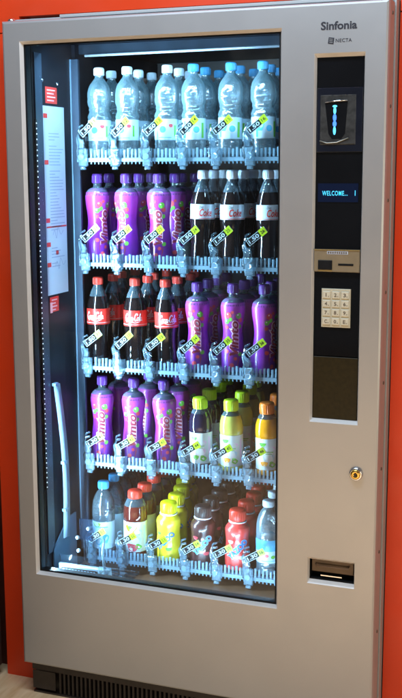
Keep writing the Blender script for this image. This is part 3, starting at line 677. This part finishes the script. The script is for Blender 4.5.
def b_vimto(twist=0):
    t1 = fit_text('Vimto', .100, .0275, bold=.10, shear=.2); t2 = fit_text('Vimto', .096, .0235, bold=.03, shear=.2)
    pr = []
    pr += [(blob(.000, .035, .015, .026, 16, .12, 1), 4, .0008), (blob(-.004, .022, .006, .006), 1, .0010), (blob(.006, .040, .005, .005), 1, .0010)]
    for cx, cz, rr, k in ((-.014, .160, .0085, 1), (.015, .158, .0085, 3), (-.018, .142, .0070, 3), (-.008, .148, .0055, 3), (.020, .146, .0065, 1), (.018, .128, .0060, 3), (-.018, .126, .0055, 1), (-.003, .168, .0045, 1), (-.019, .060, .006, 1), (.019, .052, .006, 3)):
        pr.append((blob(cx, cz, rr, rr, 14, .06, cx*300), k, .0009+abs(cx)*.01))
    for cx, cz in ((-.016, .163), (.012, .161), (-.020, .144)): pr.append((blob(cx, cz, .0022, .0022, 8), 2, .0014))
    pr += [(rotated(t1, R(90), .002, .096), 2, .0016), (rotated(t2, R(90), .002, .096), 5, .0030)]
    return make_bottle('squash_bottle', VP, 1, pet, pet, (.0150, .218, .2445), cap_purple, (.003, .2035, [purple, crimson, lilac, green_p, maroon, maroon]), pr, 0)
def b_juice(kind):
    lq, cp, fruit = {'dark': (berry, cap_lime, 6), 'pale': (lemonj, cap_lime, 4), 'orange': (orangej, cap_orange, 4), 'tea': (tea, cap_red, 1)}[kind]
    pr = [(blob(.004, .078, .017, .008, 16, .1), 5, .0009), (blob(-.016, .090, .009, .007, 12, .3), 3, .0010), (blob(.002, .052, .016, .013, 16, .15), 6 if kind != 'tea' else 5, .0009),
          (blob(-.012, .036, .010, .008, 12, .2), fruit if fruit != 6 else 3, .0011), (blob(.010, .034, .009, .008, 12, .2, 2), 3, .0011), (rectVF(-.012, .014, .068, .070), 2, .0012), (rectVF(-.008, .010, .063, .0645), 2, .0012), (rectVF(.026, .034, .030, .095), 5, .0010)]
    if kind == 'tea': pr += [(blob(-.006, .030, .014, .012, 14, .15), 1, .0012), (blob(-.010, .088, .016, .013, 14, .25), 4, .0012)]
    return make_bottle('juice_bottle', JP, .150 if kind == 'tea' else .160, lq, pet, (.0205, .172, .2035) if kind != 'tea' else (.0195, .170, .194), cp, (.018, .106, [lab_white, crimson, green_p, green_p, orange_p if kind != 'tea' else yellow_tag, lilac if kind != 'tea' else lab_pale, lilac if kind == 'dark' else lab_pale]), pr, 0)
def b_small(kind):
    if kind == 'blue':
        pr = [(blob(-.008, .036, .010, .012, 16, .1), 1, .0010), (blob(.012, .044, .008, .016, 16, .2), 1, .0011), (rectVF(-.020, .018, .078, .081), 1, .0010), (blob(-.014, .086, .012, .008, 16, .2), 2, .0012)]
        return make_bottle('water_bottle', SP, .098, water_body, pet, (.0150, .188, .2105), cap_blue, (.014, .094, [lab_pale, lab_cyan, yellow_tag]), pr, 0)
    pr = [(rectVF(-.09, .09, .068, .100, 40), 1, .0009), (rectVF(-.022, .022, .082, .084), 2, .0012), (blob(-.006, .056, .005, .005), 3, .0010), (blob(.010, .052, .006, .005), 4, .0010), (rectVF(-.02, .02, .040, .0415), 1, .0011)]
    return make_bottle('water_bottle', SP, 1, water_body, water_body, (.0150, .188, .2065), cap_white, (.034, .100, [lab_pale, lab_cyan, white, crimson, green_p]), pr, 0)
def b_milk(kind):
    lq, cp = {'y': (milk_y, cap_yellow), 'b': (milk_b, cap_dark), 'p': (milk_p, cap_red)}[kind]
    t = fit_text('YAZOO', .066, .016, bold=.05)
    pr = [(rotated(t, R(48), .004, .062), 1, .0016), (blob(-.014, .082, .007, .006, 12, .2), 2, .0010), (blob(.015, .040, .008, .006, 12, .2), 2, .0010)]
    mats = [lq, blue_p if kind != 'b' else lab_cyan, {'y': green_p, 'b': crimson, 'p': white}[kind]]
    if kind != 'y': pr.append((rotated(fit_text('YAZOO', .069, .019, bold=.09), R(48), .004, .062), 3, .0012)); mats.append(lab_pale)
    return make_bottle('milkshake_bottle', YP, 1, lq, lq, (.0215, .137, .168), cp, (.006, .120, mats), pr, 0, collar=(.0222, .1325, .1365, white))

T = {'ww': (lambda: b_water(cap_white, 0), 'clear water bottle, white cap', 'water bottles with white caps on the top shelf'),
     'wb': (lambda: b_water(cap_blue, 1), 'clear water bottle, blue cap', 'water bottles with blue caps on the top shelf'),
     'vi': (b_vimto, 'purple fruit print squash bottle', 'purple squash bottles in the machine'),
     'dc': (lambda: b_cola(True), 'silver labelled cola, white cap', 'silver labelled cola bottles'),
     'ck': (lambda: b_cola(False), 'red labelled cola, red cap', 'red labelled cola bottles'),
     'jd': (lambda: b_juice('dark'), 'dark juice, lime cap', 'dark juice bottles with lime caps'),
     'jp': (lambda: b_juice('pale'), 'yellow green juice, lime cap', 'pale juice bottles with lime caps'),
     'jo': (lambda: b_juice('orange'), 'orange juice, orange cap', 'orange juice bottles'),
     'te': (lambda: b_juice('tea'), 'dark red juice, red cap', 'dark red juice bottles'),
     'sb': (lambda: b_small('blue'), 'small water, blue cap', 'small water bottles with blue caps'),
     'sw': (lambda: b_small('white'), 'small water, white cap', 'small water bottles with white caps'),
     'my': (lambda: b_milk('y'), 'yellow milkshake, yellow cap', 'yellow milkshake bottles'),
     'mb': (lambda: b_milk('b'), 'brown milkshake, dark cap', 'brown milkshake bottles'),
     'mp': (lambda: b_milk('p'), 'pink milkshake, red cap', 'pink milkshake bottles')}
ROWS = [['ww', 'ww', 'ww', 'wb', 'wb', 'wb'], ['vi', 'vi', 'vi', 'dc', 'dc', 'dc'], ['ck', 'ck', 'ck', 'vi', 'vi', 'vi'], ['vi', 'vi', 'vi', 'jd', 'jp', 'jo'], ['sb', 'te', 'my', 'mb', 'mp', 'sw']]
CAT = {'ww': 'water bottle', 'wb': 'water bottle', 'sb': 'water bottle', 'sw': 'water bottle', 'vi': 'squash bottle', 'dc': 'cola bottle', 'ck': 'cola bottle', 'jd': 'juice bottle', 'jp': 'juice bottle', 'jo': 'juice bottle', 'te': 'juice bottle', 'my': 'milkshake bottle', 'mb': 'milkshake bottle', 'mp': 'milkshake bottle'}
STEP = [.100, .100, .092, .112, .080]; DEPTH = [4, 4, 4, 4, 5]
ORD = ['first', 'second', 'third', 'fourth', 'fifth', 'sixth']
SHN = ['top shelf', 'second shelf', 'middle shelf', 'fourth shelf', 'bottom shelf']
# label side turned by this many degrees for the front bottle of every lane
TURN = [[8, 10, 14, 16, 12, 20], [62, -12, 8, 34, 26, 30], [2, 12, 26, 8, 16, 62], [6, 14, 20, 14, 18, 24], [14, 20, -2, 10, 4, 22]]
TW = {(1, 0): (.002, 0), }
used = {}
random.seed(11)
for s in range(5):
    for l in range(6):
        k = ROWS[s][l]; n = DEPTH[s]; step = STEP[s]
        if k == 'my': step = .074
        for q in range(n):
            if k not in used:
                root = T[k][0](); used[k] = root
            else:
                src = used[k]; root = src.copy(); col.objects.link(root)
                for ch in list(src.children):
                    c = ch.copy(); col.objects.link(c); c.parent = root
            x = BX[s][l]; y = .312+q*step
            if q: x = x+(random.uniform(-.006, .006))-(0.012*q if k in ('jd', 'jp', 'my', 'jo') else 0.004*q); y += random.uniform(-.006, .006)
            root.location = (x, y, SURF[s])
            if s == 4: root.scale = (1.12, 1.12, 1.04) if k in ('my', 'mb', 'mp') else (1.07, 1.07, 1.02)
            root.rotation_euler = (R(random.uniform(-1.3, .4)), R(random.uniform(-1.3, 1.3)), R(TURN[s][l]+random.uniform(-6, 6) if q == 0 else random.uniform(-60, 90)))
            front = ['front one', 'second one back', 'third one back', 'fourth one back', 'fifth one back'][q]
            tag(root, '%s, %s, %s column from left, %s' % (T[k][1], front, ORD[l], SHN[s]), CAT[k], T[k][2])
